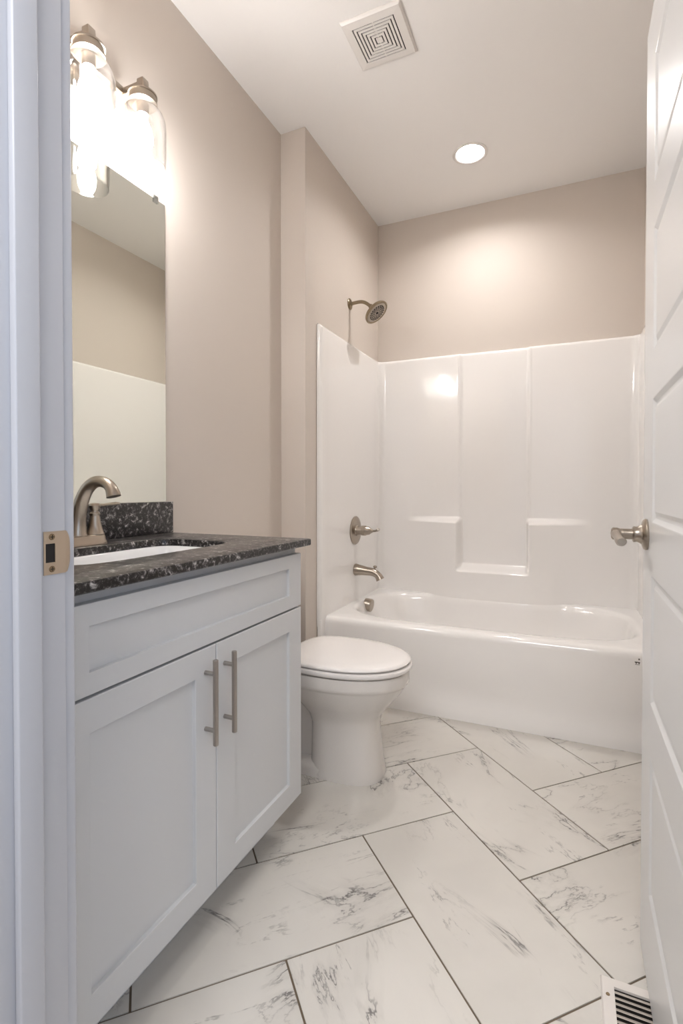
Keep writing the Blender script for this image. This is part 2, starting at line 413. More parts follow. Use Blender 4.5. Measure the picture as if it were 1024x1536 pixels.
# ------------------------------------------------------------------ bathtub with one-piece wall surround
TX0, TX1, TY0, TY1 = XC+0.002, XR-0.002, 2.305, YB-0.002
tub = thing('bathtub', 'glossy white one-piece bathtub with moulded shelf surround in the alcove', 'bathtub', ((TX0+TX1)/2, TY0, 0))
DZ = 0.405
XN, HN = -0.412, 0.192
def bulge(x, z):
    r = abs(x-XN)
    g = 1-sstep(HN-0.014, HN+0.014, r)
    L = 0.088*(1-sstep(0.17, 0.54, r))
    Ws = 1-sstep(0.840, 0.878, z); Wn = 1-sstep(0.556, 0.600, z)
    rid = 0.0035*math.exp(-((r-HN-0.006)/0.007)**2)
    return 0.011*(1-g*(1-Wn)) + rid*(1-Ws) + L*(g*Wn+(1-g)*Ws)
def tub_basin():
    cx, cy = (TX0+TX1)/2, 2.70
    ya = TY0+0.078; yb = 3.088
    N = 160
    A = [2*PI*i/N for i in range(N)] + [math.atan2(yy-cy, xx-cx) % (2*PI) for xx in (TX0, TX1) for yy in (TY0, TY1)]
    A = sorted(A)
    R = lambda e, z: [(x, y, z) for x, y in radial_rect(A, cx, cy, TX0, TX1, TY0+e, TY1)]
    hx = (TX1-TX0)/2-0.062; hy = (yb-ya)/2; by = (ya+yb)/2
    # basin loops use the same angles measured around (cx, by)
    def E(ix, iy, z, p):
        out = []
        for x, y in superell(A, cx, by, hx-ix, hy-iy, p):
            if y > by:                               # the moulded back wall runs straight down into the basin
                lim = (YB-0.025)-bulge(x, max(z, 0.40))+0.0012-0.6*max(0.0, iy-0.006)
                k = 0.008; m0 = min(y, lim); y = m0-k*math.log(math.exp(-(y-m0)/k)+math.exp(-(lim-m0)/k))
            out.append((x, y, z))
        return out
    loops = [R(0.004, 0.0), R(0.004, 0.05), R(0.010, 0.07), R(0.010, 0.15), R(0.001, 0.18), R(0.0, 0.370), R(0.002, 0.384), R(0.008, 0.396), R(0.018, 0.403), R(0.032, DZ),
             E(-0.012, -0.012, DZ, 3.6), E(0.0, 0.0, DZ-0.002, 3.6), E(0.010, 0.010, DZ-0.008, 3.6), E(0.018, 0.017, DZ-0.020, 3.6), E(0.022, 0.022, DZ-0.04, 3.5),
             E(0.045, 0.035, DZ-0.15, 3.3), E(0.075, 0.055, DZ-0.27, 3.1), E(0.11, 0.085, DZ-0.32, 3.0), E(0.17, 0.14, DZ-0.338, 2.8), E(0.35, 0.24, DZ-0.342, 2.4)]
    bm = bmesh.new(); loft(bm, loops, False, True); return bm
obj('basin', tub_basin(), M['fiberglass'], tub, True, 60)
def surround():
    xa, xb, yb, yf = XC+0.025, XR-0.025, YB-0.025, 2.262
    rc = 0.045
    prof = []                                    # (x, y, nx, ny) inward normals, kind
    def front(xs, sgn):
        wall = XC+0.0012 if sgn > 0 else XR-0.0012
        t = 0.025
        pts = [(wall, yf, 0, -1)]
        for k in range(7):
            a = (k/6)*PI/2
            r = 0.018
            pts.append((wall+sgn*(t-r+r*math.sin(a)), yf+r-r*math.cos(a), sgn*math.sin(a), -math.cos(a)))
        return pts
    left = front(xa, 1)
    for k in range(1, 15): left.append((xa, yf+0.018+(yb-rc-yf-0.018)*k/15, 1, 0))
    for k in range(0, 9):
        a = k/8*PI/2; left.append((xa+rc-rc*math.cos(a), yb-rc+rc*math.sin(a), math.cos(a), -math.sin(a)))
    right = front(xb, -1)
    for k in range(1, 15): right.append((xb, yf+0.018+(yb-rc-yf-0.018)*k/15, -1, 0))
    for k in range(0, 9):
        a = k/8*PI/2; right.append((xb-rc+rc*math.cos(a), yb-rc+rc*math.sin(a), -math.cos(a), -math.sin(a)))
    xs = set()
    n = 70
    for k in range(1, n): xs.add(round(xa+rc+(xb-xa-2*rc)*k/n, 4))
    for c in (XN-HN, XN+HN):
        for k in range(-16, 17): xs.add(round(c+k*0.0018, 4))
    back = [(x, yb, 0, -1) for x in sorted(xs)]
    prof = left+back+right[::-1]
    zs = set([0.36, 0.395, 0.41, 0.43])
    for k in range(0, 50): zs.add(round(0.45+k*0.028, 4))
    for a, b in ((0.552, 0.602), (0.834, 0.882)):
        for k in range(0, 21): zs.add(round(a+(b-a)*k/20, 4))
    zs = sorted(z for z in zs if z < 1.835)+[1.838]
    ZT = 1.858
    rows = []
    for z in zs:
        row = []
        for x, y, nx, ny in prof:
            d = bulge(x, z) if abs(nx) < 1e-6 and y > 3 else 0.0
            if abs(nx) > 1e-6 and ny < -1e-6 and y > 3: d = 0.011*(-ny)
            row.append((x+nx*0, y-d if ny < 0 and y > 3 else y, z))
        rows.append(row)
    for k in range(1, 7):                         # rounded top edge rolling back to the wall
        a = k/6*PI/2; r = 0.02
        row = []
        for (x, y, z), (px, py, nx, ny) in zip(rows[len(zs)-1], prof):
            o = r*(1-math.cos(a)); row.append((x-nx*o, y-ny*o if py > 3 else y+o*max(0, -ny)*0.5, 1.838+r*math.sin(a)))
        rows.append(row)
    row = []
    for px, py, nx, ny in prof:
        row.append((max(min(px-nx*0.024, XR-0.001), XC+0.001), min(py-ny*0.024, YB-0.001) if py > 3 else py, ZT))
    rows.append(row)
    bm = bmesh.new(); loft(bm, rows, closed=False)
    # flange strips running down beside the apron
    for sgn, wall in ((1, XC+0.0012), (-1, XR-0.0012)):
        a, b = sorted((wall, wall+sgn*0.0238)); box(bm, a, b, yf, TY0+0.03, 0, 0.396, 0.006, 3)
    return bm
obj('wall_surround', surround(), M['fiberglass'], tub, True, 50)
bm = bmesh.new(); lathe(bm, [(-0.01, 0.036), (0.027, 0.037), (0.031, 0.034), (0.032, 0.012), (0.0315, 0.0)], (-1.064, 2.74, 0.379), (1, 0, -0.12), 40)
obj('overflow_plate', bm, M['nickel'], tub, True)
bm = bmesh.new(); lathe(bm, [(0, 0.032), (0.004, 0.031), (0.005, 0.022), (0.004, 0.0)], (-0.72, 2.72, 0.0635), (0, 0, 1), 32)
obj('drain', bm, M['nickel'], tub, True)
bm = bmesh.new()
for (dx, dz, w, h) in ((0.006, 0.012, 0.005, 0.006), (0, 0, 0.018, 0.004), (-0.004, -0.002, 0.004, 0.008), (0.006, -0.003, 0.004, 0.007), (0.0, -0.009, 0.016, 0.0015)):
    box(bm, 0.2445+dx-w/2, 0.2445+dx+w/2, TY0-0.0006, TY0+0.001, 0.362+dz-h/2, 0.362+dz+h/2)
lb = obj('apron_mark', bm, M['ink'], tub); lb['label'] = 'small dark printed maker mark on the tub apron'

# ------------------------------------------------------------------ shower fittings
sh = thing('wall_shower', 'round nickel shower head on bent arm above tub surround', 'shower head', (XC, 2.675, 2.09))
bm = bmesh.new(); lathe(bm, [(0, 0.031), (0.004, 0.031), (0.008, 0.026), (0.012, 0.014), (0.016, 0.012)], (XC, 2.675, 2.088), (1, 0, 0)); obj('flange', bm, M['bronze'], sh, True)
hd = Vector((0.66, -0.06, -0.74)).normalized()
pa = Vector((XC+0.005, 2.675, 2.088)); pe = Vector((-1.012, 2.672, 2.052))
bm = bmesh.new(); sweep(bm, [pa]+bez((XC+0.045, 2.675, 2.091), (XC+0.085, 2.675, 2.094), (XC+0.10, 2.675, 2.082), pe, 10), 0.0095); obj('arm', bm, M['bronze'], sh, True)
bm = bmesh.new(); lathe(bm, [(-0.012, 0.0), (-0.012, 0.012), (0.0, 0.015), (0.010, 0.013), (0.020, 0.024), (0.030, 0.052), (0.036, 0.069), (0.042, 0.073), (0.050, 0.073), (0.053, 0.068), (0.050, 0.064), (0.046, 0.06)], pe, hd, 48)
head = obj('head', bm, M['bronze'], sh, True)
bm = bmesh.new(); lathe(bm, [(0.044, 0.0), (0.044, 0.063), (0.050, 0.062), (0.052, 0.055), (0.051, 0.050), (0.053, 0.020), (0.053, 0.0)], pe, hd, 48); obj('face_plate', bm, M['nickel'], head, True)
bm = bmesh.new(); a_, u_, w_ = frame_from(hd)
lathe(bm, [(0.0515, 0.009), (0.0545, 0.008), (0.0545, 0.0)], pe, hd, 20)
for rr, nn in ((0.018, 8), (0.027, 12), (0.036, 16), (0.045, 20)):
    for k in range(nn):
        a = 2*PI*(k+0.5*(nn % 8 == 4))/nn
        lathe(bm, [(0.050, 0.0033), (0.0548, 0.0028)], pe+(u_*math.cos(a)+w_*math.sin(a))*rr, hd, 8)
nz = obj('nozzles', bm, M['dark'], head, True); nz['label'] = 'dark spray nozzles'; nz['kind'] = 'stuff'

SX = XC+0.0255                                    # surface of the surround's left end
va = thing('shower_valve', 'round nickel shower valve plate with small lever above tub spout', 'shower valve', (SX, 2.70, 0.807))
bm = bmesh.new(); lathe(bm, [(0, 0.080), (0.003, 0.081), (0.006, 0.078), (0.009, 0.060), (0.010, 0.032), (0.016, 0.030)], (SX, 2.70, 0.807), (1, 0, 0), 56); obj('escutcheon', bm, M['nickel'], va, True)
bm = bmesh.new(); lathe(bm, [(0.008, 0.026), (0.040, 0.024), (0.042, 0.028), (0.064, 0.029), (0.068, 0.025), (0.086, 0.022), (0.096, 0.014), (0.106, 0.009)], (SX, 2.70, 0.807), (1, 0, 0), 40); obj('hub', bm, M['nickel'], va, True)
bm = bmesh.new(); sweep(bm, [(SX+0.100, 2.70, 0.807), (SX+0.116, 2.70, 0.807), (SX+0.128, 2.695, 0.809), (SX+0.142, 2.68, 0.813), (SX+0.152, 2.66, 0.818), (SX+0.155, 2.65, 0.820)], [0.009, 0.008, 0.008, 0.0085, 0.011, 0.006], 16, 0.8); obj('lever', bm, M['nickel'], va, True)

sp = thing('tub_spout', 'curved nickel tub spout with diverter knob on the surround wall', 'tub spout', (SX, 2.70, 0.58))
bm = bmesh.new()
path = [(SX, 2.70, 0.583), (SX+0.004, 2.70, 0.583), (SX+0.02, 2.70, 0.582), (SX+0.05, 2.70, 0.580)]+bez((SX+0.07, 2.70, 0.578), (SX+0.11, 2.70, 0.577), (SX+0.135, 2.70, 0.572), (SX+0.152, 2.70, 0.535), 10)
sweep(bm, path, [0.033, 0.034, 0.031, 0.027]+[0.0245-0.0006*k for k in range(8)]+[0.0215, 0.023, 0.024], 28); obj('body', bm, M['nickel'], sp, True)
bm = bmesh.new(); lathe(bm, [(0, 0.005), (0.016, 0.005), (0.018, 0.010), (0.026, 0.011), (0.030, 0.007), (0.031, 0.0)], (SX+0.118, 2.70, 0.583), (0.1, 0, 1), 20); obj('diverter_knob', bm, M['nickel'], sp, True)

# ------------------------------------------------------------------ toilet
TCY = 1.747
to = thing('toilet', 'white elongated toilet with closed lid between vanity and tub', 'toilet', (-0.9, TCY, 0))
TA = [2*PI*i/64 for i in range(64)]
def egg(xb, xf, hw, z, pb=2.6, pf=2.15, mid=0.42):
    """outline with a blunter back: xb = back, xf = front"""
    xm = xb+(xf-xb)*mid; out = []
    for t in TA:
        c, s = math.cos(t), math.sin(t)
        a, p = (xf-xm, pf) if c > 0 else (xm-xb, pb)
        r = (abs(c/a)**p + abs(s/hw)**p)**(-1/p); out.append((xm+c*r, TCY+s*r, z))
    return out
bm = bmesh.new()
loft(bm, [egg(-0.880, -0.612, 0.108, 0.0, 4, 2.6, 0.4), egg(-0.880, -0.612, 0.109, 0.012, 4, 2.6, 0.4), egg(-0.876, -0.622, 0.103, 0.06, 4, 2.6, 0.4), egg(-0.876, -0.630, 0.098, 0.14, 4, 2.6, 0.4),
          egg(-0.878, -0.632, 0.098, 0.19, 3.6, 2.5, 0.4), egg(-0.895, -0.622, 0.106, 0.225, 3.2, 2.4, 0.42), egg(-0.93, -0.590, 0.135, 0.265, 2.9, 2.3, 0.42),
          egg(-0.98, -0.552, 0.162, 0.31, 2.8, 2.2, 0.42), egg(-1.01, -0.534, 0.174, 0.338, 2.8, 2.2, 0.42), egg(-1.015, -0.529, 0.178, 0.346, 2.8, 2.18, 0.42), egg(-1.02, -0.524, 0.183, 0.350, 2.8, 2.15, 0.42), egg(-1.02, -0.522, 0.184, 0.360, 2.8, 2.15, 0.42), egg(-1.02, -0.522, 0.184, 0.388, 2.8, 2.15, 0.42),
          egg(-1.02, -0.524, 0.182, 0.394, 2.8, 2.15, 0.42), egg(-1.0, -0.55, 0.16, 0.396, 2.8, 2.15, 0.42)], True, True)
# deck under the tank
def rrect(x0, x1, hw, z, r=0.05):
    out = []
    for cx, cy, a0 in ((x1-r, hw-r, 0), (x0+r, hw-r, PI/2), (x0+r, -hw+r, PI), (x1-r, -hw+r, 1.5*PI)):
        for k in range(7):
            a = a0+k/6*PI/2; out.append((cx+r*math.cos(a), TCY+cy+r*math.sin(a), z))
    return out
loft(bm, [rrect(-1.24, -0.93, 0.09, 0.29), rrect(-1.25, -0.93, 0.115, 0.34), rrect(-1.25, -0.93, 0.125, 0.392), rrect(-1.248, -0.935, 0.12, 0.397)], True, True)
# foot plate behind the column and the trapway
loft(bm, [egg(-1.10, -0.70, 0.108, 0.0, 3.5, 3, 0.5), egg(-1.10, -0.70, 0.108, 0.028, 3.5, 3, 0.5), egg(-1.095, -0.70, 0.098, 0.045, 3.5, 3, 0.5), egg(-1.08, -0.72, 0.07, 0.052, 3.5, 3, 0.5)], True, True)
sweep(bm, bez((-0.84, TCY, 0.12), (-0.88, TCY, 0.05), (-0.90, TCY, 0.30), (-0.98, TCY, 0.26), 12)+bez((-1.0, TCY, 0.25), (-1.06, TCY, 0.20), (-1.04, TCY, 0.10), (-1.04, TCY, 0.02), 8), [(0.066, 0.06)]*13+[(0.066, 0.055)]*9, 24, up=(0, 1, 0))
loft(bm, [egg(-1.06, -0.80, 0.062, 0.04, 3, 3, 0.5), egg(-1.06, -0.80, 0.060, 0.2, 3, 3, 0.5), egg(-1.08, -0.78, 0.075, 0.33, 3, 3, 0.5)], True, True)
obj('bowl', bm, M['porcelain'], to, True, 50)
bm = bmesh.new(); loft(bm, [egg(-0.972, -0.520, 0.180, 0.3985, 3.2, 2.12), egg(-0.975, -0.514, 0.187, 0.402, 3.2, 2.12), egg(-0.975, -0.511, 0.189, 0.409, 3.2, 2.12), egg(-0.974, -0.514, 0.187, 0.416, 3.2, 2.12), egg(-0.970, -0.522, 0.180, 0.4185, 3.2, 2.12)], True, True)
obj('seat', bm, M['seatplastic'], to, True, 50)
bm = bmesh.new(); loft(bm, [egg(-0.968, -0.530, 0.174, 0.4215, 3.2, 2.12), egg(-0.972, -0.521, 0.182, 0.4235, 3.2, 2.12), egg(-0.972, -0.518, 0.184, 0.4285, 3.2, 2.12), egg(-0.971, -0.522, 0.181, 0.434, 3.2, 2.12), egg(-0.967, -0.534, 0.172, 0.4375, 3.2, 2.12), egg(-0.955, -0.57, 0.145, 0.4395, 3.0, 2.1), egg(-0.90, -0.66, 0.08, 0.4405, 2.6, 2.1)], True, True)
obj('lid', bm, M['seatplastic'], to, True, 50)
for s in (-1, 1):
    bm = bmesh.new(); lathe(bm, [(-0.022, 0.0), (-0.022, 0.010), (-0.019, 0.012), (0.019, 0.012), (0.022, 0.010), (0.022, 0.0)], (-0.978, TCY+s*0.07, 0.410), (0, 1, 0), 20); obj('hinge', bm, M['seatplastic'], to, True)
    bm = bmesh.new(); lathe(bm, [(0, 0.014), (0.010, 0.013), (0.016, 0.008), (0.018, 0.0)], (-0.97, TCY+s*0.088, 0.045), (0, 0, 1), 20); obj('bolt_cap', bm, M['seatplastic'], to, True)
bm = bmesh.new(); loft(bm, [rrect(-1.258, -1.085, 0.185, 0.397, 0.035), rrect(-1.265, -1.075, 0.20, 0.43, 0.035), rrect(-1.268, -1.068, 0.205, 0.70, 0.03)], True, True); tank = obj('tank', bm, M['porcelain'], to, True, 50)
bm = bmesh.new(); loft(bm, [rrect(-1.268, -1.062, 0.209, 0.700, 0.03), rrect(-1.270, -1.058, 0.213, 0.706, 0.03), rrect(-1.270, -1.058, 0.213, 0.722, 0.03), rrect(-1.266, -1.064, 0.207, 0.729, 0.03)], True, True); obj('tank_lid', bm, M['porcelain'], to, True, 50)
bm = bmesh.new(); lathe(bm, [(0, 0.012), (0.012, 0.011), (0.014, 0.0)], (-1.068, TCY+0.14, 0.65), (1, 0, 0), 16); sweep(bm, [(-1.058, TCY+0.14, 0.65), (-1.052, TCY+0.11, 0.646), (-1.052, TCY+0.075, 0.640)], [0.006, 0.007, 0.008], 12, 0.6); obj('flush_lever', bm, M['nickel'], to, True)

# ------------------------------------------------------------------ vanity
VY0, VY1, VXF = 0.545, 1.361, -0.742
va_ = thing('vanity_cabinet', 'white shaker vanity cabinet with two doors under the black granite top', 'cabinet', ((XL+VXF)/2, (VY0+VY1)/2, 0))
bm = bmesh.new()
xf = VXF-0.0195
box(bm, XL+0.002, xf-0.019, VY0+0.001, VY0+0.019, 0.0, 0.8715); 
box(bm, XL+0.002, xf-0.019, VY1-0.019, VY1-0.001, 0.105, 0.8715, 0.001); box(bm, XL+0.002, xf-0.075, VY1-0.019, VY1-0.001, 0.0, 0.105)
box(bm, XL+0.002, xf-0.019, VY0+0.019, VY1-0.019, 0.105, 0.121)                # bottom panel
box(bm, xf-0.093, xf-0.075, VY0+0.019, VY1-0.019, 0.0, 0.105)                  # toe kick
box(bm, XL+0.002, XL+0.008, VY0+0.019, VY1-0.019, 0.121, 0.8715)               # back
obj('carcass', bm, M['cabinet'], va_)
bm = bmesh.new()
for y0, y1 in ((VY0+0.001, VY0+0.04), (VY1-0.04, VY1-0.001), (0.933, 0.973)): box(bm, xf-0.019, xf, y0, y1, 0.105, 0.8715)
for z0, z1 in ((0.105, 0.14), (0.67, 0.70), (0.833, 0.8715)): box(bm, xf-0.0188, xf-0.0004, VY0+0.03, VY1-0.03, z0, z1)
obj('face_frame', bm, M['cabinet_dark'], va_)
obj('drawer_front', shaker(VY0, VY1, 0.694, 0.851, VXF-0.019, VXF, 0.070, 0.039), M['cabinet'], va_)['label'] = 'wide false drawer front'
YM = 0.9545
for nm, y0, y1, hy in (('a', VY0, YM-0.0012, 0.9155), ('b', YM+0.0012, VY1, 0.9845)):
    d = obj('door', shaker(y0, y1, 0.119, 0.6885, VXF-0.019, VXF, 0.070, 0.060), M['cabinet'], va_)
    bm = bmesh.new(); hx = -0.7135
    lathe(bm, [(0, 0.0055), (0.0008, 0.0062), (0.1892, 0.0062), (0.19, 0.0055)], (hx, hy, 0.476), (0, 0, 1), 24)
    for hz in (0.508, 0.634): lathe(bm, [(0, 0.0050), (hx-VXF, 0.0050)], (VXF, hy, hz), (1, 0, 0), 16)
    h = obj('handle', bm, M['steel'], d, True); h['label'] = 'brushed steel bar pull'

CT0, CT1, CY0, CY1, CXF = 0.873, 0.8935, 0.527, 1.3835, -0.720
ct = thing('countertop', 'black speckled granite vanity top with backsplash and sink cutout', 'countertop', (-1.0, (CY0+CY1)/2, CT0))
scx, scy, sa, sb = -1.003, 0.9535, 0.134, 0.252
angs = sorted([2*PI*i/120 for i in range(120)] + [math.atan2(yy-scy, xx-scx) % (2*PI) for xx in (XL+0.001, CXF) for yy in (CY0, CY1)])
def RR(e, z): return [(x, y, z) for x, y in radial_rect(angs, scx, scy, XL+0.001+e, CXF-e, CY0+e, CY1-e)]
def SE(e, z, p=6): return [(x, y, z) for x, y in superell(angs, scx, scy, sa+e, sb+e, p)]
bm = bmesh.new()
L0 = [RR(0.002, CT0), RR(0, CT0+0.002), RR(0, CT1-0.003), RR(0.001, CT1-0.001), RR(0.003, CT1), SE(0.003, CT1), SE(0.001, CT1-0.001), SE(0, CT1-0.003), SE(0, CT0+0.0002)]
loft(bm, L0+[L0[0]]); bmesh.ops.remove_doubles(bm, verts=bm.verts[:], dist=1e-6)
obj('slab', bm, M['granite'], ct, True, 35)
bm = bmesh.new(); box(bm, XL+0.001, -1.257, CY0, CY1, CT1+0.0003, 1.000, 0.0015); obj('backsplash', bm, M['granite'], ct, True)
sk = thing('sink', 'white rectangular undermount sink below the granite cutout', 'sink', (scx, scy, CT0-0.15))
bm = bmesh.new()
loft(bm, [SE(0.016, CT0-0.0006), SE(0.0, CT0-0.0006), SE(-0.003, CT0-0.004), SE(-0.006, CT0-0.05), SE(-0.014, CT0-0.10, 5), SE(-0.03, CT0-0.128, 4.5), SE(-0.06, CT0-0.138, 4), SE(-0.11, CT0-0.142, 3)], False, True)
loft(bm, [SE(0.016, CT0-0.0006), SE(0.016, CT0-0.012), SE(0.006, CT0-0.016), SE(0.003, CT0-0.10, 5), SE(-0.02, CT0-0.14, 4.5), SE(-0.10, CT0-0.153, 3)], False, True)
obj('basin', bm, M['sinkwhite'], sk, True, 50)
bm = bmesh.new(); lathe(bm, [(0, 0.023), (0.002, 0.022), (0.001, 0.0)], (scx, scy, CT0-0.1418), (0, 0, 1), 24); obj('drain', bm, M['nickel'], sk, True)

# faucet
FX, FY, FZ = -1.188, 0.953, CT1+0.0003
fa = thing('faucet', 'brushed nickel centerset faucet with arched spout behind the sink', 'faucet', (FX, FY, FZ))
bm = bmesh.new()
def ov(hx, hy, z, p=4): return [(FX+x, FY+y, z) for x, y in superell(TA, 0, 0, hx, hy, p)]
loft(bm, [ov(0.030, 0.080, FZ), ov(0.030, 0.080, FZ+0.006), ov(0.028, 0.077, FZ+0.009), ov(0.0265, 0.075, FZ+0.020), ov(0.0245, 0.073, FZ+0.025), ov(0.020, 0.068, FZ+0.027)], True, True)
obj('base_plate', bm, M['nickel'], fa, True, 35)
bm = bmesh.new()
p = [(FX-0.004, FY, FZ+0.024), (FX-0.004, FY, FZ+0.035), (FX-0.002, FY, FZ+0.055)]+bez((FX, FY, FZ+0.075), (FX+0.014, FY, FZ+0.150), (FX+0.052, FY, FZ+0.178), (FX+0.093, FY, FZ+0.168), 14)+bez((FX+0.103, FY, FZ+0.165), (FX+0.117, FY, FZ+0.158), (FX+0.124, FY, FZ+0.148), (FX+0.128, FY, FZ+0.131), 6)
rr = [0.026, 0.0225, 0.020]+[0.0185-0.0003*k for k in range(15)]+[0.0142, 0.0142, 0.0145, 0.015, 0.0158, 0.0172, 0.0178]
sweep(bm, p, rr, 28); obj('spout', bm, M['nickel'], fa, True)
for s in (-1, 1):
    bm = bmesh.new(); hy = FY+s*0.051
    lathe(bm, [(0.0, 0.0245), (0.004, 0.0245), (0.008, 0.022), (0.028, 0.0165), (0.052, 0.012), (0.056, 0.0135), (0.059, 0.0135), (0.062, 0.010), (0.066, 0.0095), (0.070, 0.0125), (0.080, 0.0145), (0.086, 0.012), (0.088, 0.0)], (FX, hy, FZ+0.025), (0, 0, 1), 32)
    h = obj('handle', bm, M['nickel'], fa, True, 30)
    bm = bmesh.new(); sweep(bm, [(FX, hy, FZ+0.104), (FX+0.004, hy+s*0.012, FZ+0.105), (FX+0.008, hy+s*0.03, FZ+0.107), (FX+0.012, hy+s*0.058, FZ+0.109), (FX+0.014, hy+s*0.070, FZ+0.109)], [0.007, 0.0055, 0.0055, 0.0075, 0.005], 14, 0.7); obj('lever', bm, M['nickel'], h, True)
bm = bmesh.new(); sweep(bm, [(FX-0.028, FY, FZ+0.02), (FX-0.028, FY, FZ+0.095)], 0.0028, 10); lathe(bm, [(0, 0.004), (0.004, 0.0075), (0.010, 0.0075), (0.013, 0.0)], (FX-0.028, FY, FZ+0.093), (0, 0, 1), 14); obj('lift_rod', bm, M['nickel'], fa, True)

# mirror
mi = thing('wall_mirror', 'frameless wall mirror above the black granite backsplash', 'mirror', (XL, 0.967, 1.001))
bm = bmesh.new(); box(bm, XL+0.0005, XL+0.0055, 0.569, 1.365, 1.0008, 2.013)
for f in bm.faces:
    f.material_index = 0 if f.calc_center_median().x > XL+0.005 else 1
obj('glass', bm, [M['mirror'], M['mirror_edge']], mi)
for y in (0.61, 1.322):
    bm = bmesh.new(); box(bm, XL+0.0056, XL+0.0095, y-0.011, y+0.011, 2.000, 2.024, 0.0015); box(bm, XL+0.0004, XL+0.0095, y-0.011, y+0.011, 2.0135, 2.024, 0.0015)
    lathe(bm, [(0.0095, 0.005), (0.012, 0.004), (0.0122, 0.0)], (XL, y, 2.0185), (1, 0, 0), 12)
    c = obj('clip', bm, M['clip'], mi); c['label'] = 'clear plastic mirror clip'

# vanity light
LX, LYC, LZ = -1.155, 0.967, 2.205
vl = thing('vanity_light', 'three-light nickel vanity fixture with clear glass jar shades above mirror', 'wall light', (XL, LYC, 2.24))
bm = bmesh.new(); box(bm, XL+0.0005, XL+0.016, LYC-0.06, LYC+0.06, 2.160, 2.280, 0.003); obj('backplate', bm, M['nickel'], vl, True)
bm = bmesh.new(); box(bm, XL+0.036, XL+0.056, LYC-0.205, LYC+0.205, 2.222, 2.242, 0.002); box(bm, XL+0.016, XL+0.036, LYC-0.012, LYC+0.012, 2.220, 2.244); obj('bar', bm, M['nickel'], vl, True)
for k in (-1, 0, 1):
    y = LYC+k*0.185
    bm = bmesh.new(); box(bm, XL+0.050, LX+0.014, y-0.011, y+0.011, 2.217, 2.239, 0.002); box(bm, LX-0.012, LX+0.012, y-0.012, y+0.012, 2.203, 2.247, 0.002); obj('arm', bm, M['nickel'], vl, True)
    bm = bmesh.new(); lathe(bm, [(0, 0.0), (0, 0.034), (0.004, 0.041), (0.008, 0.041), (0.009, 0.038), (0.024, 0.038), (0.025, 0.041), (0.030, 0.041), (0.031, 0.036), (0.031, 0.018), (0.062, 0.017), (0.064, 0.0)], (LX, y, 2.207), (0, 0, -1), 40); cap = obj('socket_cap', bm, M['nickel'], vl, True)
    bm = bmesh.new(); zt = 2.174
    prof = [(0.0, 0.0375), (0.008, 0.040), (0.016, 0.049), (0.028, 0.058), (0.045, 0.064), (0.07, 0.066), (0.14, 0.066), (0.174, 0.0645), (0.181, 0.064)]
    inner = [(d, r-0.0022) for d, r in prof[::-1]]
    lathe(bm, prof+[(0.1825, 0.063)]+inner, (LX, y, zt), (0, 0, -1), 56, cap=False); obj('shade', bm, M['glass'], vl, True)
    bm = bmesh.new(); lathe(bm, [(0, 0.0), (0, 0.012), (0.012, 0.013), (0.03, 0.019), (0.05, 0.026), (0.068, 0.029), (0.085, 0.027), (0.098, 0.019), (0.104, 0.008), (0.105, 0.0)], (LX, y, 2.145), (0, 0, -1), 28); obj('bulb', bm, M['bulb'], vl, True)

# ------------------------------------------------------------------ ceiling fittings
fx0, fx1, fy0, fy1 = -0.778, -0.548, 1.722, 1.948
fan = thing('exhaust_fan_grille', 'square white exhaust fan grille with concentric slots on the ceiling', 'vent', ((fx0+fx1)/2, (fy0+fy1)/2, H))
cx, cy = (fx0+fx1)/2, (fy0+fy1)/2; hh = 0.114
bm = bmesh.new()
SQ = lambda h, z: [(cx-h, cy-h, z), (cx+h, cy-h, z), (cx+h, cy+h, z), (cx-h, cy+h, z)]
loft(bm, [SQ(hh, H-0.0005), SQ(hh, H-0.006), SQ(hh-0.006, H-0.013), SQ(0.080, H-0.015), SQ(0.080, H-0.008), SQ(hh, H-0.0005)]); obj('cover', bm, M['plastic'], fan)
bm = bmesh.new(); box(bm, cx-0.0798, cx+0.0798, cy-0.0798, cy+0.0798, H-0.0115, H-0.001); obj('backing', bm, M['dark'], fan)  # near-black sheet stands in for the shade behind the grille slots
for k in range(6):
    ro_ = 0.0755-k*0.0128; ri_ = ro_-0.0082
    bm = bmesh.new()
    if k < 5: loft(bm, [SQ(ro_, H-0.011), SQ(ro_, H-0.0148), SQ(ri_, H-0.0148), SQ(ri_, H-0.011), SQ(ro_, H-0.011)])
    else: box(bm, cx-ro_, cx+ro_, cy-ro_, cy+ro_, H-0.0148, H-0.011)
    if k == 0:
        for s in (-1, 1):
            box(bm, cx-0.002, cx+0.002, cy+s*0.046-0.034, cy+s*0.046+0.034, H-0.0142, H-0.0112)
    obj('slat_ring', bm, M['plastic'], fan)

dl = thing('recessed_downlight', 'lit round recessed downlight in the ceiling above the tub', 'ceiling light', (DLX, DLY, H))
bm = bmesh.new(); lathe(bm, [(0.0004, 0.069), (0.0004, 0.086), (0.003, 0.087), (0.006, 0.083), (0.007, 0.076), (0.003, 0.0685), (-0.030, 0.056), (-0.032, 0.056), (-0.032, 0.0695), (0.0004, 0.069)], (DLX, DLY, H), (0, 0, -1), 64, cap=False); obj('trim_ring', bm, M['plastic'], dl, True)
bm = bmesh.new(); lathe(bm, [(-0.031, 0.0), (-0.031, 0.0565), (-0.027, 0.0555), (-0.025, 0.045), (-0.024, 0.0)], (DLX, DLY, H), (0, 0, -1), 48); obj('lens', bm, M['lens'], dl, True)

